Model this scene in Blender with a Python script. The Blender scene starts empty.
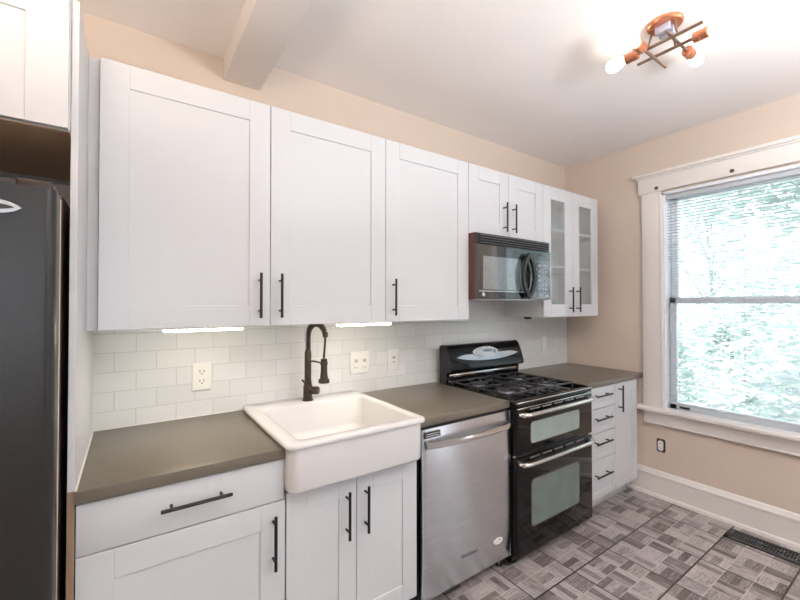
import bpy, bmesh, math, random
from mathutils import Vector, Matrix
PI = math.pi
R = math.radians
random.seed(7)
scene = bpy.context.scene
COL = scene.collection

# ------------------------------------------------------------------ camera
cam_d = bpy.data.cameras.new('camera')
cam = bpy.data.objects.new('camera', cam_d)
COL.objects.link(cam)
cam_d.sensor_fit = 'HORIZONTAL'
cam_d.sensor_width = 36.0
cam_d.lens = 389.73 * 36.0 / 800.0
cam_d.clip_start = 0.02
cam.location = (0.0, -2.0622, 1.4383)
cam.rotation_euler = (R(90 + 0.7233), 0.0, R(-34.7203))
scene.camera = cam

# ------------------------------------------------------------------ world, sun, large lights, exposure
scene.view_settings.view_transform = 'Standard'
scene.view_settings.look = 'None'
scene.view_settings.gamma = 1.0
scene.view_settings.use_curve_mapping = False
scene.view_settings.exposure = -0.2

world = bpy.data.worlds.new('sky')
scene.world = world
world.use_nodes = True
wn = world.node_tree
wn.nodes.clear()
w_out = wn.nodes.new('ShaderNodeOutputWorld')
w_bg = wn.nodes.new('ShaderNodeBackground')
w_bg.inputs['Color'].default_value = (0.80, 0.91, 1.0, 1)
w_bg.inputs['Strength'].default_value = 3.2
wn.links.new(w_bg.outputs[0], w_out.inputs[0])

def sun_light(name, direction, energy, color, angle):
    d = bpy.data.lights.new(name, 'SUN')
    d.energy = energy; d.color = color; d.angle = R(angle)
    o = bpy.data.objects.new(name, d); COL.objects.link(o)
    o.rotation_euler = Vector(direction).to_track_quat('-Z', 'Y').to_euler()
    return o
def area_light(name, loc, direction, sx, sy, energy, color, portal=False):
    d = bpy.data.lights.new(name, 'AREA')
    d.shape = 'RECTANGLE'; d.size = sx; d.size_y = sy
    d.energy = energy; d.color = color
    if portal:
        d.cycles.is_portal = True
    o = bpy.data.objects.new(name, d); COL.objects.link(o)
    o.location = loc
    o.rotation_euler = Vector(direction).to_track_quat('-Z', 'Y').to_euler()
    return o
sun_light('sun', (0.72, -0.25, -0.65), 16.0, (1.0, 0.95, 0.88), 2.0)
# daylight arriving at the openings of the three windows
area_light('window_portal', (3.42, -1.255, 1.45), (-1, 0, 0), 0.98, 1.62, 1.0, (1, 1, 1), portal=True)
area_light('rear_window_daylight', (3.325, -3.22, 1.15), (-1, 0, 0), 0.27, 1.98, 9, (0.86, 0.93, 1.0))
area_light('front_window_daylight', (-0.25, -3.76, 1.55), (0, 1, 0.25), 1.3, 1.2, 7, (0.84, 0.92, 1.0))
# unseen fill light added behind the camera, then the warm lamp at left
area_light('rear_fill', (1.6, -2.75, 2.05), (0, 0.12, 1), 0.9, 0.7, 112, (0.93, 0.96, 1.0))
area_light('fridge_side_fixture', (-0.35, -1.65, 2.05), (0.0, 0.05, 1), 0.35, 0.3, 27, (1.0, 0.83, 0.66))

# ------------------------------------------------------------------ node material helpers
def new_mat(name):
    m = bpy.data.materials.new(name); m.use_nodes = True
    nt = m.node_tree; nt.nodes.clear()
    out = nt.nodes.new('ShaderNodeOutputMaterial')
    return m, nt, out
class G:
    """tiny node-graph helper"""
    def __init__(s, nt): s.nt = nt
    def n(s, t, **kw):
        x = s.nt.nodes.new(t)
        for k, v in kw.items(): setattr(x, k, v)
        return x
    def put(s, sock, v):
        if isinstance(v, bpy.types.NodeSocket): s.nt.links.new(v, sock)
        else: sock.default_value = v
    def m(s, op, a, b=0.0, c=0.0):
        x = s.n('ShaderNodeMath', operation=op)
        s.put(x.inputs[0], a); s.put(x.inputs[1], b); s.put(x.inputs[2], c)
        return x.outputs[0]
    def mix(s, f, a, b, blend='MIX'):
        x = s.n('ShaderNodeMix', data_type='RGBA', blend_type=blend)
        s.put(x.inputs[0], f)
        for sock, v in ((x.inputs[6], a), (x.inputs[7], b)):
            if isinstance(v, tuple) and len(v) == 3: v = (*v, 1)
            s.put(sock, v)
        return x.outputs[2]
    def noise(s, vec, scale, detail=3.0, rough=0.5):
        x = s.n('ShaderNodeTexNoise')
        s.put(x.inputs['Vector'], vec)
        x.inputs['Scale'].default_value = scale; x.inputs['Detail'].default_value = detail
        x.inputs['Roughness'].default_value = rough
        return x.outputs['Fac']
    def comb(s, x, y, z):
        c = s.n('ShaderNodeCombineXYZ')
        s.put(c.inputs[0], x); s.put(c.inputs[1], y); s.put(c.inputs[2], z)
        return c.outputs[0]
    def coords(s):
        t = s.n('ShaderNodeTexCoord'); sp = s.n('ShaderNodeSeparateXYZ')
        s.nt.links.new(t.outputs['Object'], sp.inputs[0])
        return t.outputs['Object'], sp.outputs[0], sp.outputs[1], sp.outputs[2]
    def scaled(s, vec, sc):
        x = s.n('ShaderNodeMapping'); s.put(x.inputs['Vector'], vec); x.inputs['Scale'].default_value = sc
        return x.outputs[0]
    def bump(s, h, strength, dist):
        b = s.n('ShaderNodeBump'); b.inputs['Strength'].default_value = strength; b.inputs['Distance'].default_value = dist
        s.put(b.inputs['Height'], h)
        return b.outputs[0]

def paint(name, col, rough=0.5, metal=0.0, var=0.04, scale=6.0, bump=0.0, bscale=60.0, spec=0.5, coat=0.0, ior=1.5, stretch=(1, 1, 1)):
    m, nt, out = new_mat(name); g = G(nt)
    b = g.n('ShaderNodeBsdfPrincipled'); nt.links.new(b.outputs[0], out.inputs[0])
    ob, x, y, z = g.coords()
    f = g.noise(g.scaled(ob, stretch), scale, 4.0)
    lo = tuple(c * (1 - var) for c in col); hi = tuple(min(1, c * (1 + var)) for c in col)
    nt.links.new(g.mix(f, lo, hi), b.inputs['Base Color'])
    b.inputs['Metallic'].default_value = metal
    b.inputs['IOR'].default_value = ior
    b.inputs['Specular IOR Level'].default_value = spec
    b.inputs['Coat Weight'].default_value = coat
    b.inputs['Coat Roughness'].default_value = 0.04
    rr = g.m('MULTIPLY_ADD', f, 0.06, rough - 0.03)
    nt.links.new(rr, b.inputs['Roughness'])
    if bump:
        nt.links.new(g.bump(g.noise(g.scaled(ob, stretch), bscale, 3.0), bump, 0.002), b.inputs['Normal'])
    return m

def emitter(name, col, strength):
    m, nt, out = new_mat(name); g = G(nt)
    e = g.n('ShaderNodeEmission'); e.inputs[0].default_value = (*col, 1); e.inputs[1].default_value = strength
    nt.links.new(e.outputs[0], out.inputs[0])
    return m

def thin_glass(name, tint, gloss_rough=0.0, haze=0.0, haze_col=(0.5, 0.5, 0.5), ior=1.45):
    m, nt, out = new_mat(name); g = G(nt)
    t = g.n('ShaderNodeBsdfTransparent'); t.inputs[0].default_value = (*tint, 1)
    gl = g.n('ShaderNodeBsdfGlossy'); gl.inputs['Roughness'].default_value = gloss_rough
    ge = g.n('ShaderNodeNewGeometry'); dp = g.n('ShaderNodeVectorMath', operation='DOT_PRODUCT')
    nt.links.new(ge.outputs['Normal'], dp.inputs[0]); nt.links.new(ge.outputs['Incoming'], dp.inputs[1])
    f0 = ((ior - 1) / (ior + 1)) ** 2
    fres = g.m('MULTIPLY_ADD', g.m('POWER', g.m('SUBTRACT', 1.0, g.m('ABSOLUTE', dp.outputs['Value'])), 5.0), 1 - f0, f0)
    mx = g.n('ShaderNodeMixShader')
    src = t.outputs[0]
    if haze:
        d = g.n('ShaderNodeBsdfDiffuse'); d.inputs[0].default_value = (*haze_col, 1)
        h = g.n('ShaderNodeMixShader'); h.inputs[0].default_value = haze
        nt.links.new(t.outputs[0], h.inputs[1]); nt.links.new(d.outputs[0], h.inputs[2])
        src = h.outputs[0]
    nt.links.new(fres, mx.inputs[0]); nt.links.new(src, mx.inputs[1]); nt.links.new(gl.outputs[0], mx.inputs[2])
    nt.links.new(mx.outputs[0], out.inputs[0])
    return m

def floor_material():
    m, nt, out = new_mat('parquet_tile'); g = G(nt)
    b = g.n('ShaderNodeBsdfPrincipled'); nt.links.new(b.outputs[0], out.inputs[0])
    ob, x, y, z = g.coords()
    T = 0.3435
    u = g.m('DIVIDE', g.m('SUBTRACT', x, 2.325), T); v = g.m('DIVIDE', g.m('SUBTRACT', y, -0.858), T)
    fu = g.m('FRACT', u); fv = g.m('FRACT', v)
    def edge(f, w):      # 1 near either edge of a unit cell
        d = g.m('MINIMUM', f, g.m('SUBTRACT', 1.0, f))
        return g.m('LESS_THAN', d, w)
    grout = g.m('MAXIMUM', edge(fu, 0.0105), edge(fv, 0.0125))
    bu = g.m('MULTIPLY', u, 3.0); bv = g.m('MULTIPLY', v, 3.0)
    gu = g.m('FLOOR', bu); gv = g.m('FLOOR', bv); cu = g.m('FRACT', bu); cv = g.m('FRACT', bv)
    block = g.m('MAXIMUM', edge(cu, 0.020), edge(cv, 0.020))
    par = g.m('FLOORED_MODULO', g.m('ADD', gu, gv), 2.0)
    across = g.m('ADD', g.m('MULTIPLY', cu, g.m('SUBTRACT', 1.0, par)), g.m('MULTIPLY', cv, par))
    along = g.m('ADD', g.m('MULTIPLY', cv, g.m('SUBTRACT', 1.0, par)), g.m('MULTIPLY', cu, par))
    pl = g.m('MULTIPLY', across, 3.0); pi = g.m('FLOOR', pl); pf = g.m('FRACT', pl)
    seam = edge(pf, 0.05)
    wn_ = g.n('ShaderNodeTexWhiteNoise', noise_dimensions='3D')
    g.put(wn_.inputs['Vector'], g.comb(gu, gv, g.m('ADD', pi, g.m('MULTIPLY', par, 7.0))))
    rnd = wn_.outputs['Value']
    wb = g.n('ShaderNodeTexWhiteNoise', noise_dimensions='2D')
    g.put(wb.inputs['Vector'], g.comb(gu, gv, 0.0))
    # grain runs along each strip
    gvec = g.comb(g.m('MULTIPLY', along, 1.1), g.m('MULTIPLY', across, 9.0), g.m('MULTIPLY', rnd, 37.0))
    grain = g.noise(gvec, 2.2, 5.0, 0.6)
    patch = g.noise(ob, 2.4, 2.0)
    tone = g.m('ADD', g.m('MULTIPLY', g.m('POWER', rnd, 1.6), 0.55), g.m('MULTIPLY_ADD', grain, 1.25, -0.22))
    tone = g.m('ADD', tone, g.m('MULTIPLY', wb.outputs['Value'], 0.12))
    ramp = g.n('ShaderNodeValToRGB')
    el = ramp.color_ramp.elements
    el[0].position = 0.22; el[0].color = (0.53, 0.485, 0.49, 1)
    el[1].position = 1.0; el[1].color = (0.080, 0.069, 0.071, 1)
    e = el.new(0.50); e.color = (0.40, 0.36, 0.362, 1)
    e = el.new(0.74); e.color = (0.215, 0.19, 0.192, 1)
    nt.links.new(tone, ramp.inputs[0])
    c = g.mix(g.m('MULTIPLY', patch, 0.35), ramp.outputs[0], (0.30, 0.235, 0.19))
    c = g.mix(g.m('MULTIPLY', seam, 0.16), c, (0.5, 0.46, 0.43))
    c = g.mix(g.m('MULTIPLY', block, 0.55), c, (0.54, 0.50, 0.47))
    c = g.mix(grout, c, (0.035, 0.028, 0.025))
    nt.links.new(c, b.inputs['Base Color'])
    nt.links.new(g.m('ADD', g.m('MULTIPLY', grain, 0.16), 0.24), b.inputs['Roughness'])
    h = g.m('SUBTRACT', g.m('MULTIPLY', grain, 0.25), grout)
    nt.links.new(g.bump(h, 0.25, 0.002), b.inputs['Normal'])
    return m

def tile_material():
    m, nt, out = new_mat('white_subway_tile'); g = G(nt)
    b = g.n('ShaderNodeBsdfPrincipled'); nt.links.new(b.outputs[0], out.inputs[0])
    ob, x, y, z = g.coords()
    W, H = 0.1525, 0.082
    v = g.m('DIVIDE', g.m('SUBTRACT', z, 1.152), H)
    row = g.m('FLOOR', v); fv = g.m('FRACT', v)
    off = g.m('MULTIPLY', g.m('FLOORED_MODULO', row, 2.0), 0.5)
    u = g.m('ADD', g.m('DIVIDE', g.m('SUBTRACT', x, 0.10), W), off)
    cu = g.m('FLOOR', u); fu = g.m('FRACT', u)
    du = g.m('MULTIPLY', g.m('MINIMUM', fu, g.m('SUBTRACT', 1.0, fu)), W)
    dv = g.m('MULTIPLY', g.m('MINIMUM', fv, g.m('SUBTRACT', 1.0, fv)), H)
    d = g.m('MINIMUM', du, dv)
    mr = g.n('ShaderNodeMapRange', interpolation_type='SMOOTHSTEP')
    g.put(mr.inputs[0], d); mr.inputs[1].default_value = 0.0006; mr.inputs[2].default_value = 0.0026
    face = mr.outputs[0]
    w = g.n('ShaderNodeTexWhiteNoise', noise_dimensions='2D'); g.put(w.inputs['Vector'], g.comb(cu, row, 0.0))
    c = g.mix(w.outputs['Value'], (0.70, 0.70, 0.69), (0.755, 0.755, 0.745))
    c = g.mix(face, (0.56, 0.55, 0.53), c)
    nt.links.new(c, b.inputs['Base Color'])
    nt.links.new(g.m('MULTIPLY_ADD', face, -0.42, 0.60), b.inputs['Roughness'])
    tilt = g.m('MULTIPLY', g.m('SUBTRACT', w.outputs['Value'], 0.5), g.m('MULTIPLY', fv, 0.35))
    nt.links.new(g.bump(g.m('ADD', face, tilt), 0.45, 0.0016), b.inputs['Normal'])
    return m

def steel_material():
    m, nt, out = new_mat('brushed_stainless'); g = G(nt)
    b = g.n('ShaderNodeBsdfPrincipled'); nt.links.new(b.outputs[0], out.inputs[0])
    ob, x, y, z = g.coords()
    f = g.noise(g.scaled(ob, (2.0, 2.0, 700.0)), 3.0, 3.0)
    nt.links.new(g.mix(f, (0.57, 0.59, 0.63), (0.67, 0.69, 0.73)), b.inputs['Base Color'])
    b.inputs['Metallic'].default_value = 1.0
    nt.links.new(g.m('MULTIPLY_ADD', f, 0.05, 0.24), b.inputs['Roughness'])
    b.inputs['Anisotropic'].default_value = 0.95
    tg = g.n('ShaderNodeTangent', direction_type='RADIAL', axis='Z')
    nt.links.new(tg.outputs[0], b.inputs['Tangent'])
    b.inputs['Anisotropic Rotation'].default_value = 0.25
    return m

def leaf_material():
    m, nt, out = new_mat('leaves'); g = G(nt)
    b = g.n('ShaderNodeBsdfPrincipled')
    ob, x, y, z = g.coords()
    f = g.noise(ob, 1.7, 3.0)
    c = g.mix(f, (0.40, 0.50, 0.47), (0.80, 0.86, 0.84))
    nt.links.new(c, b.inputs['Base Color']); b.inputs['Roughness'].default_value = 0.5
    t = g.n('ShaderNodeBsdfTranslucent'); nt.links.new(c, t.inputs[0])
    mx = g.n('ShaderNodeMixShader'); mx.inputs[0].default_value = 0.4
    nt.links.new(b.outputs[0], mx.inputs[1]); nt.links.new(t.outputs[0], mx.inputs[2]); nt.links.new(mx.outputs[0], out.inputs[0])
    return m

WHITE = paint('white_lacquer', (0.64, 0.645, 0.665), 0.34, var=0.012, scale=3)
BOXIN = paint('cabinet_melamine', (0.78, 0.78, 0.78), 0.5, var=0.02)
EDGEBROWN = paint('brown_panel_edge', (0.30, 0.20, 0.125), 0.5, var=0.12, scale=14, stretch=(8, 8, 1))
UNDER = paint('cabinet_underside', (0.60, 0.43, 0.28), 0.55, var=0.08, scale=8)
TRIMW = paint('trim_paint', (0.84, 0.79, 0.75), 0.42, var=0.02, bump=0.05)
VINYL = paint('window_vinyl', (0.88, 0.90, 0.93), 0.4, var=0.02)
WALLG = paint('pale_grey_wall_paint', (0.40, 0.40, 0.42), 0.75, var=0.02)
WALLP = paint('tan_wall_paint', (0.66, 0.55, 0.462), 0.75, var=0.025, bump=0.08, bscale=180)
CEILP = paint('ceiling_paint', (0.89, 0.845, 0.82), 0.8, var=0.02, bump=0.06, bscale=120)
COUNTER = paint('grey_brown_laminate', (0.152, 0.129, 0.099), 0.34, var=0.10, scale=40, bump=0.02, bscale=300)
BLACKM = paint('black_handle_metal', (0.018, 0.017, 0.018), 0.38, var=0.1, metal=0.3)
BRONZE = paint('oil_rubbed_bronze', (0.085, 0.066, 0.050), 0.34, metal=0.85, var=0.2, scale=25)
FIRECLAY = paint('fireclay_sink', (0.74, 0.725, 0.72), 0.14, var=0.015)
STEEL = steel_material()
CHROME = paint('polished_steel', (0.72, 0.71, 0.70), 0.14, metal=1.0, var=0.05)
BLACKG = paint('black_gloss_enamel', (0.005, 0.004, 0.0045), 0.05, var=0.1, ior=1.42)
BLACKS = paint('black_satin_plastic', (0.015, 0.014, 0.015), 0.42, var=0.1)
CAST = paint('cast_iron', (0.05, 0.05, 0.055), 0.20, var=0.2, scale=60, bump=0.15, bscale=220)
ALU = paint('burner_aluminium', (0.62, 0.62, 0.66), 0.30, metal=0.9, var=0.1)
CASEB = paint('microwave_case', (0.12, 0.035, 0.022), 0.22, var=0.25, scale=20, stretch=(6, 6, 1))
OVENWIN2 = paint('lower_oven_window_glass', (0.14, 0.175, 0.163), 0.10, var=0.25, scale=9, coat=0.3, ior=1.6)
OVENWIN = paint('oven_window_glass', (0.27, 0.33, 0.325), 0.10, var=0.18, scale=9, coat=0.5, ior=1.6)
MICROWIN = paint('microwave_window_mesh', (0.15, 0.18, 0.19), 0.08, var=0.2, scale=30, coat=1.0, ior=2.3)
MICRODOOR = paint('microwave_door_glass', (0.018, 0.018, 0.020), 0.05, var=0.1, coat=0.6, ior=1.75)
FRIDGEB = paint('black_pebbled_steel', (0.020, 0.018, 0.018), 0.30, var=0.2, scale=40, bump=0.35, bscale=210, ior=1.5)
FRIDGEC = paint('fridge_case', (0.030, 0.013, 0.009), 0.4, var=0.15)
GASKET = paint('door_gasket', (0.78, 0.66, 0.52), 0.6)
COPPER = paint('copper', (0.66, 0.27, 0.15), 0.28, metal=0.85, var=0.06)
RODM = paint('aged_brass_rod', (0.26, 0.18, 0.13), 0.35, metal=0.8, var=0.1)
PLATE = paint('white_plastic_plate', (0.80, 0.79, 0.74), 0.35, var=0.02)
DARKH = paint('dark_slot', (0.03, 0.026, 0.024), 0.6)
GREYK = paint('pale_grey_print', (0.45, 0.50, 0.52), 0.5)
SILVER = paint('silver_badge', (0.60, 0.60, 0.62), 0.25, metal=0.7, var=0.08)
LEDM = emitter('led_diffuser', (1.0, 0.90, 0.72), 40.0)
BULBM = emitter('lit_bulb', (1.0, 0.86, 0.72), 10.0)
PANE = thin_glass('window_pane', (0.97, 0.98, 0.98))
CABGLASS = thin_glass('frosted_cabinet_glass', (0.95, 0.97, 0.96), 0.10, haze=0.18, haze_col=(0.80, 0.83, 0.81))
FLOORM = floor_material()
TILEM = tile_material()
LEAF = leaf_material()
BARK = paint('bark', (0.36, 0.38, 0.36), 0.85, var=0.3, scale=12, bump=0.4, bscale=30)
def slat_material():
    m, nt, out = new_mat('blind_slat'); g = G(nt)
    ob, x, y, z = g.coords(); f = g.noise(ob, 5.0)
    c = g.mix(f, (0.64, 0.66, 0.70), (0.68, 0.70, 0.74))
    b = g.n('ShaderNodeBsdfPrincipled'); nt.links.new(c, b.inputs['Base Color']); b.inputs['Roughness'].default_value = 0.45
    t = g.n('ShaderNodeBsdfTranslucent'); nt.links.new(c, t.inputs[0])
    mx = g.n('ShaderNodeMixShader'); mx.inputs[0].default_value = 0.12
    nt.links.new(b.outputs[0], mx.inputs[1]); nt.links.new(t.outputs[0], mx.inputs[2]); nt.links.new(mx.outputs[0], out.inputs[0])
    return m
SLAT = slat_material()
LAWN = paint('lawn', (0.30, 0.33, 0.32), 0.9, var=0.4, scale=2)
ROOFM = paint('roof_felt', (0.2, 0.2, 0.2), 0.9)

# ------------------------------------------------------------------ mesh builder
class MB:
    def __init__(s): s.bm = bmesh.new()
    def _merge(s, t):
        me = bpy.data.meshes.new('tmp'); t.to_mesh(me); t.free()
        s.bm.from_mesh(me); bpy.data.meshes.remove(me)
    def box(s, x0, x1, y0, y1, z0, z1, bev=0.0, seg=2, rot=None, pivot=None):
        if x0 > x1: x0, x1 = x1, x0
        if y0 > y1: y0, y1 = y1, y0
        if z0 > z1: z0, z1 = z1, z0
        t = bmesh.new()
        bmesh.ops.create_cube(t, size=1.0)
        for v in t.verts:
            v.co = Vector(((v.co.x + .5) * (x1 - x0) + x0, (v.co.y + .5) * (y1 - y0) + y0, (v.co.z + .5) * (z1 - z0) + z0))
        if bev:
            bev = min(bev, 0.49 * min(x1 - x0, y1 - y0, z1 - z0))
            bmesh.ops.bevel(t, geom=t.edges[:], offset=bev, segments=seg, affect='EDGES', profile=0.5)
        if rot is not None:
            p = Vector(pivot) if pivot else Vector(((x0 + x1) / 2, (y0 + y1) / 2, (z0 + z1) / 2))
            bmesh.ops.transform(t, verts=t.verts, matrix=Matrix.Translation(p) @ rot.to_4x4() @ Matrix.Translation(-p))
        s._merge(t); return s
    def cyl(s, a, b, r, r2=None, n=20, bev=0.0):
        a, b = Vector(a), Vector(b); d = b - a
        t = bmesh.new()
        bmesh.ops.create_cone(t, cap_ends=True, segments=n, radius1=r, radius2=r if r2 is None else r2, depth=d.length)
        if bev:
            es = [e for e in t.edges if abs(e.verts[0].co.z - e.verts[1].co.z) < 1e-6]
            bmesh.ops.bevel(t, geom=es, offset=bev, segments=2, affect='EDGES')
        q = d.to_track_quat('Z', 'Y').to_matrix().to_4x4()
        bmesh.ops.transform(t, verts=t.verts, matrix=Matrix.Translation((a + b) / 2) @ q)
        s._merge(t); return s
    def lathe(s, prof, origin=(0, 0, 0), axis=(0, 0, 1), n=24):
        """prof: (radius, height) along axis"""
        q = Vector(axis).to_track_quat('Z', 'Y').to_matrix(); o = Vector(origin)
        t = bmesh.new(); rings = []
        for r, h in prof:
            if r < 1e-6: rings.append([t.verts.new(o + q @ Vector((0, 0, h)))])
            else: rings.append([t.verts.new(o + q @ Vector((r * math.cos(2 * PI * k / n), r * math.sin(2 * PI * k / n), h))) for k in range(n)])
        for A, B in zip(rings, rings[1:]):
            for k in range(n):
                k2 = (k + 1) % n
                if len(A) == 1 and len(B) == 1: continue
                if len(A) == 1: t.faces.new((A[0], B[k], B[k2]))
                elif len(B) == 1: t.faces.new((A[k], A[k2], B[0]))
                else: t.faces.new((A[k], A[k2], B[k2], B[k]))
        if len(rings[0]) > 1: t.faces.new(rings[0][::-1])
        if len(rings[-1]) > 1: t.faces.new(rings[-1])
        bmesh.ops.recalc_face_normals(t, faces=t.faces)
        s._merge(t); return s
    def tube(s, pts, r, n=12, radii=None, closed=False):
        pts = [Vector(p) for p in pts]; t = bmesh.new(); rings = []
        L = len(pts); up = None
        for i, p in enumerate(pts):
            if closed: d = pts[(i + 1) % L] - pts[i - 1]
            else: d = pts[min(i + 1, L - 1)] - pts[max(i - 1, 0)]
            d.normalize()
            if up is None:
                up = d.orthogonal().normalized()
            else:
                up = (up - d * up.dot(d)).normalized()
            w = d.cross(up); rr = radii[i] if radii else r
            rings.append([t.verts.new(p + (up * math.cos(2 * PI * k / n) + w * math.sin(2 * PI * k / n)) * rr) for k in range(n)])
        m = L if closed else L - 1
        for i in range(m):
            A, B = rings[i], rings[(i + 1) % L]
            for k in range(n): t.faces.new((A[k], A[(k + 1) % n], B[(k + 1) % n], B[k]))
        if not closed:
            t.faces.new(rings[0][::-1]); t.faces.new(rings[-1])
        bmesh.ops.recalc_face_normals(t, faces=t.faces)
        s._merge(t); return s
    def prism(s, outline, axis, a, b, hole=None, bev=0.0):
        """extrude a 2-D outline along x / y / z from a to b; outline coords are the two remaining axes in order"""
        def P(p, h):
            return {'x': (h, p[0], p[1]), 'y': (p[0], h, p[1]), 'z': (p[0], p[1], h)}[axis]
        t = bmesh.new()
        A = [t.verts.new(P(p, a)) for p in outline]; B = [t.verts.new(P(p, b)) for p in outline]
        n = len(outline)
        for k in range(n): t.faces.new((A[k], A[(k + 1) % n], B[(k + 1) % n], B[k]))
        if hole:
            C_ = [t.verts.new(P(p, a)) for p in hole]; D = [t.verts.new(P(p, b)) for p in hole]
            for k in range(n):
                k2 = (k + 1) % n
                t.faces.new((C_[k], D[k], D[k2], C_[k2])); t.faces.new((A[k], C_[k], C_[k2], A[k2])); t.faces.new((B[k], B[k2], D[k2], D[k]))
        else:
            t.faces.new(A[::-1]); t.faces.new(B)
        bmesh.ops.recalc_face_normals(t, faces=t.faces)
        if bev:
            es = [e for e in t.edges if (e.verts[0].co - e.verts[1].co).length > 1e-6 and len(e.link_faces) == 2 and e.calc_face_angle(0) > 0.9]
            bmesh.ops.bevel(t, geom=es, offset=bev, segments=2, affect='EDGES')
        s._merge(t); return s
    def grid(s, fn, nu, nv, close_u=False):
        t = bmesh.new()
        V = [[t.verts.new(fn(i / nu, j / nv)) for j in range(nv + 1)] for i in range(nu + (0 if close_u else 1))]
        for i in range(nu):
            for j in range(nv):
                i2 = (i + 1) % len(V)
                t.faces.new((V[i][j], V[i2][j], V[i2][j + 1], V[i][j + 1]))
        s._merge(t); return s
    def text(s, body, size, origin, xdir, ydir, depth=0.0006):
        c = bpy.data.curves.new('t', 'FONT'); c.body = body; c.size = size; c.extrude = depth; c.align_x = 'CENTER'; c.align_y = 'CENTER'
        o = bpy.data.objects.new('t', c); COL.objects.link(o)
        dg = bpy.context.evaluated_depsgraph_get(); dg.update()
        me = bpy.data.meshes.new_from_object(o.evaluated_get(dg))
        X = Vector(xdir).normalized(); Y = Vector(ydir).normalized(); Z = X.cross(Y)
        M = Matrix((X, Y, Z)).transposed().to_4x4(); M.translation = Vector(origin)
        me.transform(M); s.bm.from_mesh(me)
        bpy.data.objects.remove(o); bpy.data.curves.remove(c); bpy.data.meshes.remove(me)
        return s
    def build(s, name, mat, parent=None, label=None, smooth=35, mats=None):
        o_root = parent
        while o_root is not None and o_root.parent is not None: o_root = o_root.parent
        off = Vector(o_root.location) if o_root is not None else Vector((0, 0, 0))
        if off.length: bmesh.ops.translate(s.bm, verts=s.bm.verts, vec=-off)
        me = bpy.data.meshes.new(name); s.bm.to_mesh(me); s.bm.free()
        me.materials.append(mat)
        for mm in (mats or []): me.materials.append(mm)
        if smooth:
            for p in me.polygons: p.use_smooth = True
            me.set_sharp_from_angle(angle=R(smooth))
        o = bpy.data.objects.new(name, me); COL.objects.link(o)
        if parent is not None: o.parent = parent
        if label: o['label'] = label
        return o

def thing(name, loc, label, cat, group=None):
    o = bpy.data.objects.new(name, None); o.empty_display_size = 0.05; COL.objects.link(o)
    o.location = loc; o['label'] = label; o['category'] = cat
    if group: o['group'] = group
    return o
def tag(o, label, cat, group=None):
    o['label'] = label; o['category'] = cat
    if group: o['group'] = group
    return o
def structure(o, label=None, cat=None):
    o['kind'] = 'structure'
    if label: o['label'] = label
    if cat: o['category'] = cat
    return o
def sroot(name, loc, label, cat):
    o = thing(name, loc, label, cat); o['kind'] = 'structure'; return o
def rrect(cx, cz, w, h, r, n=6):
    pts = []
    for sx, sz, a0 in ((1, 1, 0), (-1, 1, 90), (-1, -1, 180), (1, -1, 270)):
        for k in range(n + 1):
            a = R(a0 + 90 * k / n)
            pts.append((cx + sx * (w / 2 - r) + r * math.cos(a), cz + sz * (h / 2 - r) + r * math.sin(a)))
    return pts
def ellipse(cx, cz, a, b, n=32):
    return [(cx + a * math.cos(2 * PI * k / n), cz + b * math.sin(2 * PI * k / n)) for k in range(n)]
def lens(cx, cz, a, b, n=14, vertical=True):
    """pointed oval: half width a, half height b (points at top and bottom when vertical)"""
    pts = []
    for k in range(n): t = -1 + 2 * k / n; pts.append((a * (1 - t * t) ** 0.85, b * t))
    for k in range(n): t = 1 - 2 * k / n; pts.append((-a * (1 - t * t) ** 0.85, b * t))
    if not vertical: pts = [(q, p) for p, q in pts][::-1]
    return [(cx + p, cz + q) for p, q in pts]

# ================================================================== the room
XL, XR, YF, ZC, ZCL = -1.06, 3.2715, -3.70, 2.697, 2.652
CT = 0.914          # worktop height
structure(MB().box(XL - .15, XR + .15, YF - .15, 0.15, -0.12, 0.0).build('floor', FLOORM, smooth=0), 'parquet patterned floor tiles with dark grout', 'floor')
structure(MB().box(XL - .15, XR + .15, 0.0, 0.15, 0.0, ZC + .1).build('wall_back', WALLP, smooth=0), 'tan painted wall behind the cabinets', 'wall')
structure(MB().box(XL - .15, XL, YF - .15, 0.0, 0.0, ZC + .1).build('wall_left', WALLP, smooth=0), 'tan painted wall beside the refrigerator', 'wall')
WY0, WY1, WZ0, WZ1 = -1.72, -0.788, 0.650, 2.275      # main window opening
VY0, VY1, VZ0, VZ1 = -3.36, -3.08, 0.14, 2.15        # narrow rear window
m = MB()
m.box(XR, XR + .15, WY1, 0.15, 0, ZC + .1).box(XR, XR + .15, VY1, WY0, 0, ZC + .1).box(XR, XR + .15, YF - .15, VY0, 0, ZC + .1)
m.box(XR, XR + .15, WY0, WY1, 0, WZ0).box(XR, XR + .15, WY0, WY1, WZ1, ZC + .1)
m.box(XR, XR + .15, VY0, VY1, 0, VZ0).box(XR, XR + .15, VY0, VY1, VZ1, ZC + .1)
structure(m.build('wall_right', WALLP, smooth=0), 'tan painted wall with the big window', 'wall')
FX0, FX1, FZ0, FZ1 = -0.92, 0.42, 0.92, 2.16
m = MB()
m.box(XL - .15, FX0, YF - .15, YF, 0, ZC + .1).box(FX1, XR + .15, YF - .15, YF, 0, ZC + .1)
m.box(FX0, FX1, YF - .15, YF, 0, FZ0).box(FX0, FX1, YF - .15, YF, FZ1, ZC + .1)
structure(m.build('wall_front', WALLG, smooth=0), 'pale grey painted wall behind the viewer', 'wall')
BX0, BX1 = 0.370, 0.543
m = MB().box(BX0, XR + .15, YF - .15, 0.15, ZC, ZC + .12).box(XL - .15, BX0, YF - .15, 0.15, ZCL, ZC + .12)
structure(m.build('ceiling', CEILP, smooth=0), 'white painted ceiling', 'ceiling')
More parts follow.
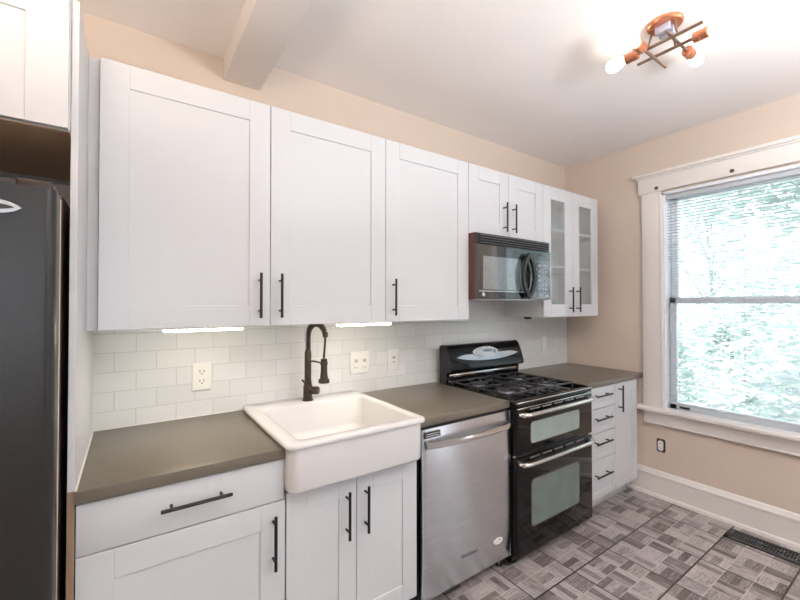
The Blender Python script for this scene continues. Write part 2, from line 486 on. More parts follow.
structure(MB().box(BX0, BX1, YF, 0.0, 2.546, ZC + .02, 0.003).build('ceiling_beam', CEILP), 'white boxed beam crossing the ceiling', 'beam')
structure(MB().box(-0.124, XR, -0.009, 0.0, CT - .02, 1.474).build('trim_1', TILEM, smooth=0), 'white subway tile backsplash', 'backsplash')
# baseboard on the right wall: board, cap moulding, shoe moulding
prof = [(0, 0), (-.030, 0), (-.030, .012), (-.026, .022), (-.018, .028), (-.018, .150), (-.022, .154), (-.022, .166), (-.014, .178), (-.010, .190), (0, .198)]
m = MB()
m.grid(lambda u, v: (XR + prof[min(int(round(u * 10)), 10)][0], YF + v * (-YF), prof[min(int(round(u * 10)), 10)][1]), 10, 1)
structure(m.build('baseboard_right', TRIMW, smooth=30), 'tall white moulded baseboard under the window', 'baseboard')

# ------------------------------------------------------------------ main window
XW = 3.249
win = sroot('window_1', (XR, -1.254, WZ0), 'white double-hung window in wide painted trim', 'window')
CY0, CY1 = -1.856, -0.655
m = MB().box(XW, XR, WY1, CY1, .66, 2.29, .003).box(XW, XR, CY0, WY0, .66, 2.29, .003)
m.box(XW - .004, XR, WY1 - .004, WY1 + .012, .66, 2.283, .002).box(XW - .004, XR, WY0 - .012, WY0 + .004, .66, 2.283, .002)
m.build('casing', TRIMW, win)
m = MB().box(XW - .006, XR, CY0 - .022, -0.633, 2.29, 2.405, .003)
m.box(XW - .016, XR, CY0 - .032, -0.622, 2.403, 2.416, .003).box(XW - .032, XR, CY0 - .052, -0.602, 2.414, 2.437, .004)
hd = m.build('head_casing', TRIMW, win)
for yy, zz in ((-0.764, 2.315), (-1.211, 2.318)):
    MB().cyl((XW - .012, yy, zz), (XW + .0, yy + .004, zz), .012, .012, 14).build('bracket_hole', paint('rust_mark', (0.09, 0.045, 0.03), 0.7), hd, label='dark rusty screw mark')
m = MB().box(XW - .055, XR + .03, CY0 - .045, -0.618, .645, .672, .006, 3)
m.build('stool', TRIMW, win)
m = MB().box(XW - .012, XR, CY0 - .01, -0.650, .625, .646, .004).box(XW - .002, XR, CY0, -0.660, .545, .628, .004).box(XW - .006, XR, CY0, -0.660, .545, .556, .003)
m.build('apron', TRIMW, win)
m = MB()                                    # jamb liner and stops
m.box(XR - .02, XR + .15, WY1 - .022, WY1 + .001, .655, WZ1 + .0, .002).box(XR - .02, XR + .15, WY0 - .001, WY0 + .022, .655, WZ1, .002)
m.box(XR - .02, XR + .15, WY0, WY1, WZ1 - .02, WZ1 + .001, .002).box(XR + .02, XR + .15, WY0, WY1, .645, .668, .002)
m.build('jamb', VINYL, win)
def sash(xc, z0, z1, name, low):
    y0, y1 = WY0 + .024, WY1 - .024
    m = MB()
    st = .042; bt = .055 if low else .044; tp = .044 if low else .040
    m.box(xc - .016, xc + .016, y1 - st, y1, z0, z1, .003).box(xc - .016, xc + .016, y0, y0 + st, z0, z1, .003)
    m.box(xc - .016, xc + .016, y0, y1, z0, z0 + bt, .003).box(xc - .016, xc + .016, y0, y1, z1 - tp, z1, .003)
    s = m.build(name, VINYL, win)
    MB().box(xc - .002, xc + .002, y0 + st - .004, y1 - st + .004, z0 + bt - .004, z1 - tp + .004).build('pane', PANE, s, smooth=0)
    if low:
        for yy in (-.905, -1.56):
            MB().box(xc - .034, xc - .014, yy - .03, yy + .03, z0 + .018, z0 + .030, .003).build('sash_lift', DARKH, s, label='dark finger lift')
    return s
sash(XR + .105, 1.447, 2.256, 'upper_sash', False)
sash(XR + .070, .664, 1.493, 'lower_sash', True)
# mini blind hanging inside the window
bl = thing('mini_blind', (XR + .018, -1.254, 2.25), 'white horizontal mini blind hanging open in the big window', 'blind')
bx = XR + .018; by0, by1 = WY0 + .026, WY1 - .026
MB().box(bx - .014, bx + .016, by0, by1, 2.222, 2.254, .002).build('headrail', SLAT, bl)
m = MB(); zz = 2.205
sl = []
while zz > .735:
    sl.append(zz)
    def f(u, v, zz=zz):
        w = (u - .5) * .0245
        return (bx + w * math.cos(R(-4)), by0 + v * (by1 - by0), zz + w * math.sin(R(-4)) + .0016 * (1 - (2 * u - 1) ** 2))
    m.grid(f, 3, 1); zz -= .0215
m.build('slats', SLAT, bl)
MB().box(bx - .011, bx + .011, by0, by1, .712, .726, .003).build('bottom_rail', SLAT, bl)
m = MB()
for yy in (by1 - .075, -1.254, by0 + .075):
    for dx in (-.0125, .0125): m.cyl((bx + dx, yy, .72), (bx + dx, yy, 2.225), .0008, n=6)
m.build('ladder_cord', SLAT, bl)
MB().cyl((bx - .018, by1 - .03, 1.50), (bx - .016, by1 - .03, 2.225), .0028, n=8).build('tilt_wand', SLAT, bl)

# other windows of the room (behind the viewer)
def plain_window(name, axis, p, a0, a1, z0, z1, label):
    r = sroot(name, (0, 0, 0), label, 'window')
    def bx_(m, u0, u1, d0, d1, c0, c1):
        if axis == 'x': m.box(p + d0, p + d1, u0, u1, c0, c1, .003)
        else: m.box(u0, u1, p - d1, p - d0, c0, c1, .003)
    m = MB()
    for u0, u1, c0, c1 in ((a0 - .09, a0, z0 - .09, z1 + .1), (a1, a1 + .09, z0 - .09, z1 + .1), (a0, a1, z1, z1 + .1), (a0, a1, z0 - .09, z0)):
        bx_(m, u0, u1, -.02, 0.0, c0, c1)
    m.build('casing', TRIMW, r)
    m = MB(); mid = (z0 + z1) / 2
    for u0, u1, c0, c1 in ((a0, a0 + .04, z0, z1), (a1 - .04, a1, z0, z1), (a0 + .04, a1 - .04, z1 - .04, z1), (a0 + .04, a1 - .04, z0, z0 + .05), (a0 + .04, a1 - .04, mid - .02, mid + .02)):
        bx_(m, u0, u1, .06, .10, c0, c1)
    s = m.build('sash', VINYL, r)
    m = MB(); bx_(m, a0 + .03, a1 - .03, .078, .082, z0 + .03, z1 - .03); m.build('pane', PANE, s, smooth=0)
plain_window('window_2', 'x', XR, VY0, VY1, VZ0, VZ1, 'narrow tall window at the far rear of the window wall')
plain_window('window_3', 'y', YF, FX0, FX1, FZ0, FZ1, 'wide window behind the viewer')

# ================================================================== cabinets
def bar_handle(parent, x, y, z, L, vertical, r=.0058, out=.034, label=None):
    """x,z centre; y door face"""
    m = MB(); yb = y - out
    if vertical:
        m.cyl((x, yb, z - L / 2), (x, yb, z + L / 2), r, n=14, bev=.001)
        for s in (-1, 1): m.cyl((x, y + .001, z + s * (L / 2 - .03)), (x, yb, z + s * (L / 2 - .03)), r * .8, n=10)
    else:
        m.cyl((x - L / 2, yb, z), (x + L / 2, yb, z), r, n=14, bev=.001)
        for s in (-1, 1): m.cyl((x + s * (L / 2 - .03), y + .001, z), (x + s * (L / 2 - .03), yb, z), r * .8, n=10)
    return m.build('handle', BLACKM, parent, label=label)
def shaker(parent, x0, x1, z0, z1, yf, th=.019, st=.086, rec=.0055, name='door', g=.0015):
    x0 += g; x1 -= g; z0 += g; z1 -= g
    m = MB(); b = .0011
    m.box(x0, x0 + st, yf, yf + th, z0, z1, b, 1).box(x1 - st, x1, yf, yf + th, z0, z1, b, 1)
    m.box(x0 + st, x1 - st, yf, yf + th, z1 - st, z1, b, 1).box(x0 + st, x1 - st, yf, yf + th, z0, z0 + st, b, 1)
    m.box(x0 + st - .004, x1 - st + .004, yf + rec, yf + th - .003, z0 + st - .004, z1 - st + .004)
    return m.build(name, WHITE, parent)
def slab(parent, x0, x1, z0, z1, yf, th=.019, name='drawer', g=.0015):
    return MB().box(x0 + g, x1 - g, yf, yf + th, z0 + g, z1 - g, .0015).build(name, WHITE, parent)
def carcass(parent, x0, x1, y0, y1, z0, z1, t=.018, shelves=(), mat=None, back=True):
    m = MB()
    m.box(x0, x0 + t, y0, y1, z0, z1).box(x1 - t, x1, y0, y1, z0, z1)
    m.box(x0 + t, x1 - t, y0, y1, z0, z0 + t).box(x0 + t, x1 - t, y0, y1, z1 - t, z1)
    if back: m.box(x0 + t, x1 - t, y1 - .006, y1, z0 + t, z1 - t)
    return m.build('body', mat or BOXIN, parent, smooth=0)

UF = -0.360      # front plane of the wall cabinet doors
UZ0, UZ1 = 1.3483, 2.305
UB = UF + .021
def wall_cabinet(x0, x1, z0, doors, label, glass=False):
    r = thing('wall_cabinet', ((x0 + x1) / 2, -.012, z0), label, 'cabinet', 'white wall cabinets above the worktop')
    carcass(r, x0 + .001, x1 - .001, UB, -.010 if z0 < 1.474 else -.001, z0 + .001, UZ1 - .001)
    for (a, b, hx) in doors:
        if glass:
            m = MB(); st = .094
            for q in ((a + .0015, a + st, z0 + .0015, UZ1 - .0015), (b - st, b - .0015, z0 + .0015, UZ1 - .0015), (a + st, b - st, UZ1 - st, UZ1 - .0015), (a + st, b - st, z0 + .0015, z0 + st)):
                m.box(q[0], q[1], UF, UF + .019, q[2], q[3], .0011, 1)
            d = m.build('door', WHITE, r)
            MB().box(a + st - .006, b - st + .006, UF + .009, UF + .013, z0 + st - .006, UZ1 - st + .006).build('glass_pane', CABGLASS, d, label='grey frosted glass pane', smooth=0)
        else:
            d = shaker(r, a, b, z0, UZ1, UF)
        bar_handle(d, hx, UF, (z0 + .031 + .19 / 2 + .004) if not glass else z0 + .031 + .099, .190, True)
    return r
X1, X2, X3, X4, X5, X6 = -.0927, .4977, 1.0897, 1.6866, 2.4252, 3.1575
wall_cabinet(X1, X2, UZ0, [(X1, X2, .451)], 'wide white wall cabinet nearest the refrigerator, handle at right')
wall_cabinet(X2, X3, UZ0, [(X2, X3, .539)], 'wide white wall cabinet above the sink faucet, handle at left')
wall_cabinet(X3, X4, UZ0, [(X3, X4, 1.133)], 'white one-door wall cabinet just left of the microwave')
wall_cabinet(X4, X5, 1.876, [(X4, (X4 + X5) / 2, 2.002), ((X4 + X5) / 2, X5, 2.091)], 'short white two-door wall cabinet directly above the microwave')
gc = wall_cabinet(X5, X6, UZ0, [(X5, (X5 + X6) / 2, 2.746), ((X5 + X6) / 2, X6, 2.842)], 'white wall cabinet with two grey glass doors', glass=True)
for zz in (1.995, 1.722):
    MB().box(X5 + .02, X6 - .02, UB - .004, -.02, zz - .008, zz + .008, .001).build('shelf', BOXIN, gc)
structure(MB().box(-.1235, X1 - .0008, UF + .022, -.0, UZ0, UZ1).build('trim_2', WHITE, smooth=0), 'white filler strip beside the leftmost wall cabinet', 'filler')
# tall end panel beside the refrigerator
PX0, PX1 = -.1405, -.124
pn = thing('end_panel', (-.132, -.3, 0), 'tall white end panel between refrigerator and worktop', 'panel')
MB().box(PX0, PX1, -.634, -.001, .0, UZ1, .0006, 1).build('board', WHITE, pn)
MB().box(PX0, PX1, -.6352, -.634, .0, CT).build('brown_edge', EDGEBROWN, pn, label='brown front edge below worktop height', smooth=0)  # brown strip over the panel's front edge, up to worktop height

# over-refrigerator cabinet
OX0, OX1, OZ0 = -.905, PX0 - .001, 1.921
oc = thing('overhead_cabinet', ((OX0 + OX1) / 2, -.02, OZ0), 'deep white cabinet above the black refrigerator', 'cabinet')
carcass(oc, OX0, OX1, -.650, -.001, OZ0 + .001, 2.304)
MB().box(OX0 + .002, OX1 - .002, -.648, -.09, OZ0 - .001, OZ0 + .001).build('underside', UNDER, oc, label='brown unpainted underside', smooth=0)
mid = (OX0 + OX1) / 2
for a, b, hx in ((OX0, mid, mid - .045), (mid, OX1, mid + .045)):
    m = MB(); st = .09; z0, z1 = OZ0, 2.302
    d = shaker(oc, a, b, z0, z1, -.671, st=.088)
    bar_handle(d, hx, -.671, z0 + .13, .19, True)

# ---- base cabinets
BF = -.634
def kick(parent, x0, x1, mat=WHITE):
    MB().box(x0, x1, -.548, -.532, .0, .112).build('toe_kick', mat, parent, smooth=0)
bc = thing('base_cabinet', (.177, -.3, 0), 'white base cabinet with one wide drawer left of the sink', 'cabinet', 'white base cabinets')
carcass(bc, -.1225, .4705, BF + .021, -.011, .112, .8765)
d = slab(bc, -.1225, .4725, .7234, .8735, BF)
bar_handle(d, .184, BF, .8065, .205, False)
d = shaker(bc, -.1225, .4765, .113, .7225, BF, st=.088)
bar_handle(d, .4315, BF, .590, .192, True)
kick(bc, -.1225, .477)
sc = thing('base_cabinet', (.78, -.3, 0), 'white two-door base cabinet under the apron sink', 'cabinet', 'white base cabinets')
m = MB()
m.box(.479, .497, BF + .021, -.011, .112, .733).box(1.066, 1.084, BF + .021, -.011, .112, .733).box(.497, 1.066, BF + .021, -.011, .112, .130).box(.497, 1.066, -.017, -.011, .130, .733)
m.build('body', BOXIN, sc, smooth=0)
d = shaker(sc, .479, .7725, .113, .742, BF, st=.078); bar_handle(d, .725, BF, .597, .19, True)
d = shaker(sc, .7725, 1.084, .113, .742, BF, st=.078); bar_handle(d, .812, BF, .598, .19, True)
kick(sc, .479, 1.084)
rc = thing('base_cabinet', (2.83, -.3, 0), 'white base cabinet with four drawers and a narrow door right of the stove', 'cabinet', 'white base cabinets')
carcass(rc, 2.4665, 3.199, BF + .021, -.011, .112, .8765)
for z0, z1, hz in ((.7285, .8735, .820), (.561, .7265, .662), (.381, .559, .500), (.113, .379, .279)):
    d = shaker(rc, 2.4665, 2.872, z0, z1, BF, st=.045, name='drawer', rec=.004)
    bar_handle(d, 2.672, BF, hz, .20, False)
d = shaker(rc, 2.872, 3.199, .113, .8735, BF, st=.07)
bar_handle(d, 2.917, BF, .765, .19, True)
kick(rc, 2.4665, 3.199)
MB().box(3.199, XR - .002, BF + .05, BF + .066, .2, .876).build('filler', WHITE, rc, smooth=0)

# ---- worktops
def worktop(x0, x1, label):
    o = MB().box(x0, x1, -.6464, -.0095, .8775, CT, .002).build('worktop', COUNTER)
    return tag(o, label, 'worktop', 'grey-brown worktops')
worktop(-.1237, .4700, 'grey-brown worktop piece between end panel and white sink')
worktop(1.0815, 1.711, 'grey-brown worktop piece over the dishwasher')
worktop(2.4625, XR - .0005, 'grey-brown worktop piece in the corner by the window')
m = MB().box(-.1235, .455, -.0135, -.0095, CT, CT + .005, .001)
structure(m.build('trim_3', PLATE), 'pale caulk line behind the left worktop', 'caulk')
MBc = MB().box(-.1238, -.1185, -.640, -.014, CT, CT + .0045, .001)
structure(MBc.build('trim_4', PLATE), 'pale caulk line along the end panel', 'caulk')

# ================================================================== sink and faucet
sk = thing('apron_sink', (.775, -.37, .75), 'white fireclay apron-front sink', 'sink')
def sink_mesh():
    t = bmesh.new()
    ox0, ox1, oy0, oy1 = .4595, 1.0925, -.706, -.012
    n = 7
    def ring(x0, x1, y0, y1, r, z):
        pts = []
        for sx, sy, a0 in ((1, 1, 0), (-1, 1, 90), (-1, -1, 180), (1, -1, 270)):
            cx = x1 - r if sx > 0 else x0 + r; cy = y1 - r if sy > 0 else y0 + r
            for k in range(n + 1):
                a = R(a0 + 90 * k / n); pts.append(t.verts.new((cx + r * math.cos(a), cy + r * math.sin(a), z)))
        return pts
    zt = .938
    def o(i, r, z): return ring(ox0 + i, ox1 - i, oy0 + i, oy1 - i * .3, r, z)
    rings = [o(.040, .03, .752), o(.026, .035, .7515), o(.017, .036, .755), o(.013, .037, .764), o(.013, .037, .915), o(.009, .036, .918), o(.001, .036, .920), o(0, .036, .926), o(.001, .035, .933), o(.005, .032, .937), o(.010, .030, zt)]
    ix0, ix1, iy0, iy1 = .519, 1.052, -.655, -.150
    def q(i, r, z): return ring(ix0 + i, ix1 - i, iy0 + i, iy1 - i, r, z)
    rings += [q(-.006, .035, zt), q(-.001, .035, zt - .003), q(.002, .036, zt - .010), q(.006, .04, .800), q(.012, .045, .780), q(.035, .05, .766), q(.18, .05, .762)]
    for A, B in zip(rings, rings[1:]):
        L = len(A)
        for k in range(L): t.faces.new((A[k], A[(k + 1) % L], B[(k + 1) % L], B[k]))
    t.faces.new(rings[0][::-1]); t.faces.new(rings[-1])
    bmesh.ops.recalc_face_normals(t, faces=t.faces)
    m = MB(); m._merge(t); return m
sink_mesh().build('basin', FIRECLAY, sk, smooth=50)
MB().lathe([(.0, .004), (.030, .004), (.042, .003), (.045, .0)], (.785, -.40, .7625)).build('drain', CHROME, sk)

fx, fy, fz = .772, -.098, .938
fa = thing('kitchen_faucet', (fx, fy, fz), 'dark bronze spring-neck faucet standing on the white sink', 'faucet')
MB().lathe([(.029, 0), (.029, .006), (.0245, .010), (.0235, .050), (.0235, .075), (.020, .085), (.020, .10)], (fx, fy, fz)).build('base', BRONZE, fa)
MB().lathe([(.0175, .095), (.0175, .250), (.0155, .256), (.0155, .262)], (fx, fy, fz)).build('column', BRONZE, fa)
# mixing valve and lever on the right side
m = MB().lathe([(.0, -.004), (.017, -.004), (.021, 0), (.021, .036), (.017, .042), (.0, .044)], (fx + .014, fy - .012, fz + .052), (.75, -.66, 0.0))
m.build('valve', BRONZE, fa)
m = MB().tube([(fx + .020, fy - .030, fz + .050), (fx - .012, fy - .045, fz + .080), (fx - .052, fy - .055, fz + .120)], .006, 10, radii=[.0075, .006, .005])
m.build('lever', BRONZE, fa)
# hose arc: up from the column, over and down to the spray head
arc = []
ztop, reach = fz + .262, .135
hx = .030
for k in range(0, 41):
    a = PI * k / 40 * .93
    rr = reach / 2
    arc.append(Vector((fx + hx * (1 - math.cos(a)) / 2 * 1.3, fy - rr * (1 - math.cos(a)), fz + .335 + .068 * math.sin(a))))
pre = [Vector((fx, fy, fz + .25 + .085 * k / 6)) for k in range(6)]
path = pre + arc
MB().tube(path, .0075, 10).build('hose', BRONZE, fa)
# spring coil round the hose
coil = []
lens_ = [0]
for i in range(1, len(path)): lens_.append(lens_[-1] + (path[i] - path[i - 1]).length)
tot = lens_[-1]; turns = int(tot / .0115); NP = turns * 10
def at_len(s_):
    for i in range(1, len(path)):
        if lens_[i] >= s_:
            f_ = (s_ - lens_[i - 1]) / max(1e-9, lens_[i] - lens_[i - 1]); return path[i - 1].lerp(path[i], f_), (path[i] - path[i - 1]).normalized()
    return path[-1], (path[-1] - path[-2]).normalized()
for k in range(NP + 1):
    p, d = at_len(tot * k / NP); u = Vector((1, 0, 0)); u = (u - d * u.dot(d)).normalized(); w = d.cross(u); a = 2 * PI * k / 10
    coil.append(p + (u * math.cos(a) + w * math.sin(a)) * .0128)
MB().tube(coil, .0034, 6).build('spring', BRONZE, fa)
end = path[-1]
shx, shy = end.x - .004, end.y + .004
MB().lathe([(.0135, 0), (.0135, .022), (.010, .026)], (end.x, end.y, end.z - .012), (0, 0, 1)).build('collar', BRONZE, fa)
MB().tube([end, Vector((end.x, end.y + .004, end.z - .05)), Vector((shx, shy + .004, fz + .232))], .0055, 10).build('thin_hose', BRONZE, fa)
MB().lathe([(.0, .122), (.012, .122), (.0165, .118), (.0165, .06), (.019, .035), (.021, .020), (.0275, .018), (.0275, .0), (.0, .0)], (shx, shy + .002, fz + .108)).build('spray_head', BRONZE, fa)
m = MB().tube([(fx, fy - .012, fz + .205), (fx + .005, fy - .07, fz + .212), (shx, shy + .018, fz + .205)], .0045, 10)
m.lathe([(.0195, 0), (.0195, .012)], (shx, shy + .002, fz + .200))
m.build('support_arm', BRONZE, fa)

# ================================================================== dishwasher
DX0, DX1 = 1.101, 1.7125
dw = thing('dishwasher', (1.407, -.3, 0), 'stainless steel dishwasher between sink cabinet and stove', 'dishwasher')
MB().box(DX0 + .004, DX1 - .006, -.625, -.03, .10, .868).build('tub', BLACKS, dw, smooth=0)
def dwf(u, v):
    z = .076 + v * .786; bulge = .020 * (1 - (2 * v - 1) ** 4) * 1.0
    e = min(u, 1 - u); side = .006 * max(0, 1 - e / .012)
    return (DX0 + u * (DX1 - DX0), -.642 - bulge * .6 - .004 + side, z)
m = MB().grid(dwf, 60, 24)
m.box(DX0, DX1, -.640, -.622, .076, .862)
m.box(DX0, DX0 + .0012, -.648, -.624, .076, .862).box(DX1 - .0012, DX1, -.648, -.624, .076, .862).box(DX0, DX1, -.6455, -.624, .861, .8625).box(DX0, DX1, -.6455, -.624, .0755, .077)
door = m.build('door', STEEL, dw, smooth=40)
hp = []
for k in range(25):
    t = k / 24; hp.append((DX0 + .012 + t * (DX1 - DX0 - .024), -.664 - .036 * (1 - (2 * t - 1) ** 2) ** .8))
m = MB()
t = bmesh.new(); rows = []
for (x, y) in hp: rows.append([t.verts.new((x, y + dy, .795 + dz)) for dy, dz in ((0, -.018), (-.008, -.014), (-.011, 0), (-.008, .014), (0, .018), (.005, .016), (.005, -.016))])
for A, B in zip(rows, rows[1:]):
    for k in range(7): t.faces.new((A[k], A[(k + 1) % 7], B[(k + 1) % 7], B[k]))
t.faces.new(rows[0][::-1]); t.faces.new(rows[-1]); bmesh.ops.recalc_face_normals(t, faces=t.faces); m._merge(t)
m.build('handle', CHROME, door, label='bowed polished bar handle', smooth=50)
m = MB().box(1.112, 1.206, -.6575, -.648, .824, .850, .001)
bd = m.build('control_label', DARKH, door, label='small dark label plate with pale lines')
m = MB()
for zz in (.8425, .8325): m.box(1.120, 1.198, -.6585, -.6572, zz - .0016, zz + .0016)
m.build('label_print', GREYK, bd, smooth=0)
m = MB().text('Whirlpool', .026, (1.392, -.6585, .205), (1, 0, 0), (0, 0, 1))
m.build('logo_lettering', paint('logo_grey', (0.13, 0.13, 0.15), .5), door, label='small grey maker lettering', smooth=0)
m = MB().prism(ellipse(1.604, .196, .033, .0155), 'y', -.6585, -.650, hole=ellipse(1.604, .196, .024, .009))
m.box(1.590, 1.610, -.6582, -.651, .1945, .1985)
m.build('sticker', PLATE, door, label='small white oval ring sticker')
MB().box(DX0 + .01, DX1 - .02, -.565, -.550, .012, .10).build('kick_plate', BLACKS, dw, smooth=0)
for xx in (DX0 + .05, DX1 - .03):
    MB().lathe([(.016, 0), (.016, .008), (.008, .010), (.008, .10)], (xx, -.590, 0), n=16).build('foot', CHROME, dw)

# ================================================================== gas range
RX0, RX1 = 1.7155, 2.4575
rg = thing('gas_range', (2.087, -.37, 0), 'black double-oven gas range with chrome handles', 'stove')
MB().box(RX0, RX1, -.652, -.055, .035, .895, .003).build('body', BLACKG, rg)
for xx in (RX0 + .05, RX1 - .05):
    for yy in (-.61, -.11):
        MB().lathe([(.022, 0), (.022, .008), (.012, .012), (.012, .04)], (xx, yy, 0), n=16).build('foot', CHROME, rg)
# cooktop: shallow tray with rolled rim and a bright front strip
m = MB().box(RX0 - .001, RX1 + .001, -.690, -.10, .886, .903, .004)
m.box(RX0 - .001, RX0 + .028, -.670, -.11, .898, .917, .008, 3).box(RX1 - .030, RX1 + .001, -.670, -.11, .898, .917, .008, 3)
m.box(RX0, RX1, -.692, -.652, .880, .912, .008, 3)
ck = m.build('cooktop', BLACKG, rg)
MB().box(RX0 + .001, RX1 - .001, -.698, -.684, .8725, .8785, .003).build('front_strip', CHROME, rg, label='bright trim strip above the upper oven door')
MB().box(RX0 + .001, RX1 - .001, -.6955, -.684, .9025, .9085, .002).build('front_strip', CHROME, rg, label='bright trim strip along the cooktop edge')
burn = [(1.890, -.475, .042), (1.890, -.245, .036), (2.272, -.475, .046), (2.272, -.245, .036)]
for bxx, byy, br in burn:
    h = MB().lathe([(br * 1.35, 0), (br * 1.30, .004), (br, .006), (br, .016)], (bxx, byy, .903)).build('burner', ALU, rg)
    MB().lathe([(br * 1.02, .016), (br * 1.05, .019), (br * .98, .023), (0, .024)], (bxx, byy, .903)).build('burner_cap', CAST, h)
h = MB().prism(ellipse(2.09, -.375, .028, .085), 'z', .903, .918).build('burner', ALU, rg)
MB().prism(ellipse(2.09, -.375, .030, .088), 'z', .918, .925, bev=.001).build('burner_cap', CAST, h)
def grate(x0, x1, y0, y1, centres):
    m = MB(); zt = .934; b = .0042
    def bar(xa, ya, xb, yb, zb=zt - .012, w=b):
        if abs(xa - xb) > abs(ya - yb): m.box(xa, xb, ya - w, ya + w, zb, zt, .002, 1)
        else: m.box(xa - w, xa + w, ya, yb, zb, zt, .002, 1)
    bar(x0, y0, x1, y0); bar(x0, y1, x1, y1); bar(x0, y0, x0, y1); bar(x1, y0, x1, y1)
    for yy in ((y0 + y1) / 2,): bar(x0, yy, x1, yy, w=.0036)
    for (cx, cy, r) in centres:
        for dx, dy in ((1, 0), (-1, 0), (0, 1), (0, -1)):
            ex = (x1 if dx > 0 else x0) if dx else cx
            ey = ((y1 if cy > (y0 + y1) / 2 else (y0 + y1) / 2) if dy > 0 else ((y0 + y1) / 2 if cy > (y0 + y1) / 2 else y0)) if dy else cy
            bar(cx + dx * r * .45, cy + dy * r * .45, ex, ey, w=.0034)
        for a in (45, 135, 225, 315):
            ca, sa = math.cos(R(a)), math.sin(R(a))
            m.tube([(cx + ca * r * .6, cy + sa * r * .6, zt - .004), (cx + ca * r * 1.7, cy + sa * r * 1.7, zt - .005)], .0034, 6)
    for xx in (x0, x1):
        for yy in (y0, y1, (y0 + y1) / 2): m.box(xx - .007, xx + .007, yy - .007, yy + .007, .902, zt, .002, 1)
    return m.build('grate', CAST, rg)
grate(1.760, 2.020, -.592, -.130, [burn[0], burn[1]])
grate(2.146, 2.398, -.592, -.130, [burn[2], burn[3]])
grate(2.030, 2.136, -.592, -.130, [])
m = MB()
# raised rounded backguard with end caps
bgp = [(-.055, .900), (-.055, 1.150), (-.062, 1.163), (-.078, 1.168), (-.096, 1.163), (-.112, 1.148), (-.132, 1.105), (-.150, 1.055), (-.160, 1.020), (-.160, 1.004), (-.150, .995), (-.126, .992), (-.112, .985), (-.110, .900)]
bg = MB().prism(bgp, 'x', RX0 + .006, RX1 - .006, bev=0)
bgo = bg.build('backguard', BLACKG, rg, smooth=45)
for a, b in ((RX0, RX0 + .010), (RX1 - .010, RX1)):
    MB().prism([(y * 1.0 + (-.003 if y < -.06 else 0), z + (.002 if z > 1 else 0)) for y, z in bgp], 'x', a, b, bev=0).build('end_cap', BLACKS, bgo)
# oval clock plate lying on the sloped face
p0 = Vector((0, -.112, 1.148)); p1 = Vector((0, -.150, 1.055)); sd = (p1 - p0).normalized(); nrm = Vector((0, sd.z, -sd.y)); nrm = nrm if nrm.y < 0 else -nrm
pc = Vector((2.075, 0, 0)) + p0 + sd * .040
def on_face(pts2, h):
    return [pc + Vector((u, 0, 0)) - sd * v + nrm * h for u, v in pts2]
def face_plate(m, pts2, h0, h1):
    t = bmesh.new(); A = [t.verts.new(p) for p in on_face(pts2, h0)]; B = [t.verts.new(p) for p in on_face(pts2, h1)]; n = len(A)
    for k in range(n): t.faces.new((A[k], A[(k + 1) % n], B[(k + 1) % n], B[k]))
    t.faces.new(A[::-1]); t.faces.new(B); bmesh.ops.recalc_face_normals(t, faces=t.faces); m._merge(t)
wing = lens(.03, -.030, .034, .315, vertical=False)
m = MB(); face_plate(m, wing, -.004, .002); m.build('trim_wing', paint('brushed_wing', (0.55, 0.56, 0.60), .22, metal=.8), bgo, label='sweeping silver wing under the oval')
m = MB(); face_plate(m, ellipse(0, -.004, .125, .036), -.004, .006); cp = m.build('clock_plate', SILVER, bgo, label='oval silver control plate')
for ex, ey in ((-.095, 0), (-.08, .014), (-.08, -.018), (-.06, .020), (-.06, -.024), (-.035, -.028), (-.035, .022)):
    m = MB(); face_plate(m, ellipse(ex, ey - .004, .006, .004, 10), .004, .0075); m.build('button', DARKH, cp, smooth=0)
m = MB(); face_plate(m, rrect(.09, -.006, .012, .034, .004, 3), .004, .0075); m.build('button', DARKH, cp, smooth=0)
m = MB(); face_plate(m, rrect(.025, .002, .085, .020, .005, 3), .004, .0072); m.build('clock_display', paint('display_grey', (0.22, 0.23, 0.25), .3), cp, smooth=0)
m = MB().box(RX0 + .03, RX1 - .03, -.119, -.108, .952, .974, .003).box(RX0 + .03, RX1 - .03, -.119, -.108, .922, .932, .003)
m.build('guard_strip', CHROME, bgo, label='bright strips below the backguard')

def oven_door(name, z0, z1, win_pts, wmat):
    m = MB().box(RX0 + .002, RX1 - .002, -.694, -.655, z0, z1, .006, 3)
    d = m.build(name, BLACKG, rg)
    MB().prism(win_pts, 'y', -.6955, -.690).build('window', wmat, d, label='grey-green oven window')
    rim = [(x + (2.068 - x) * -.025, z + ((sum(p[1] for p in win_pts) / len(win_pts)) - z) * -.05) for x, z in win_pts]
    MB().prism(rim, 'y', -.6949, -.690, hole=win_pts).build('window_rim', paint('window_rim_print', (0.07, 0.06, 0.06), .15, coat=.5), d)
    zh = z1 - .026
    m = MB(); pts = []; rad = []
    for k in range(29):
        t = k / 28; x = RX0 + .016 + t * (RX1 - RX0 - .046); e = min(t, 1 - t)
        yy = -.730 - .010 * math.sin(PI * t); s_ = min(1, e / .05)
        yy += (1 - s_) ** 2 * .035
        pts.append((x, yy, zh + .003 * math.sin(PI * t) - (1 - s_) * .002)); rad.append(.0115 - .002 * (1 - s_))
    m.tube(pts, .011, 14, radii=rad)
    h = m.build('handle', CHROME, d, label='chrome bar handle')
    for xx in (RX0 + .036, RX1 - .052):
        MB().box(xx - .020, xx + .020, -.727, -.690, zh - .013, zh + .012, .006, 3).build('handle_bracket', CHROME, h)
    m = MB()
    for k in range(5): 
        xc = RX0 + .15 + k * .112
        m.box(xc - .042, xc + .042, -.698, -.690, z1 - .013, z1 - .006, .002)
    m.build('vent_slot', paint('slot_grey', (0.30, 0.30, 0.31), .3, metal=.6), d)
    return d
uw = rrect(2.068, .730, .475, .116, .02)
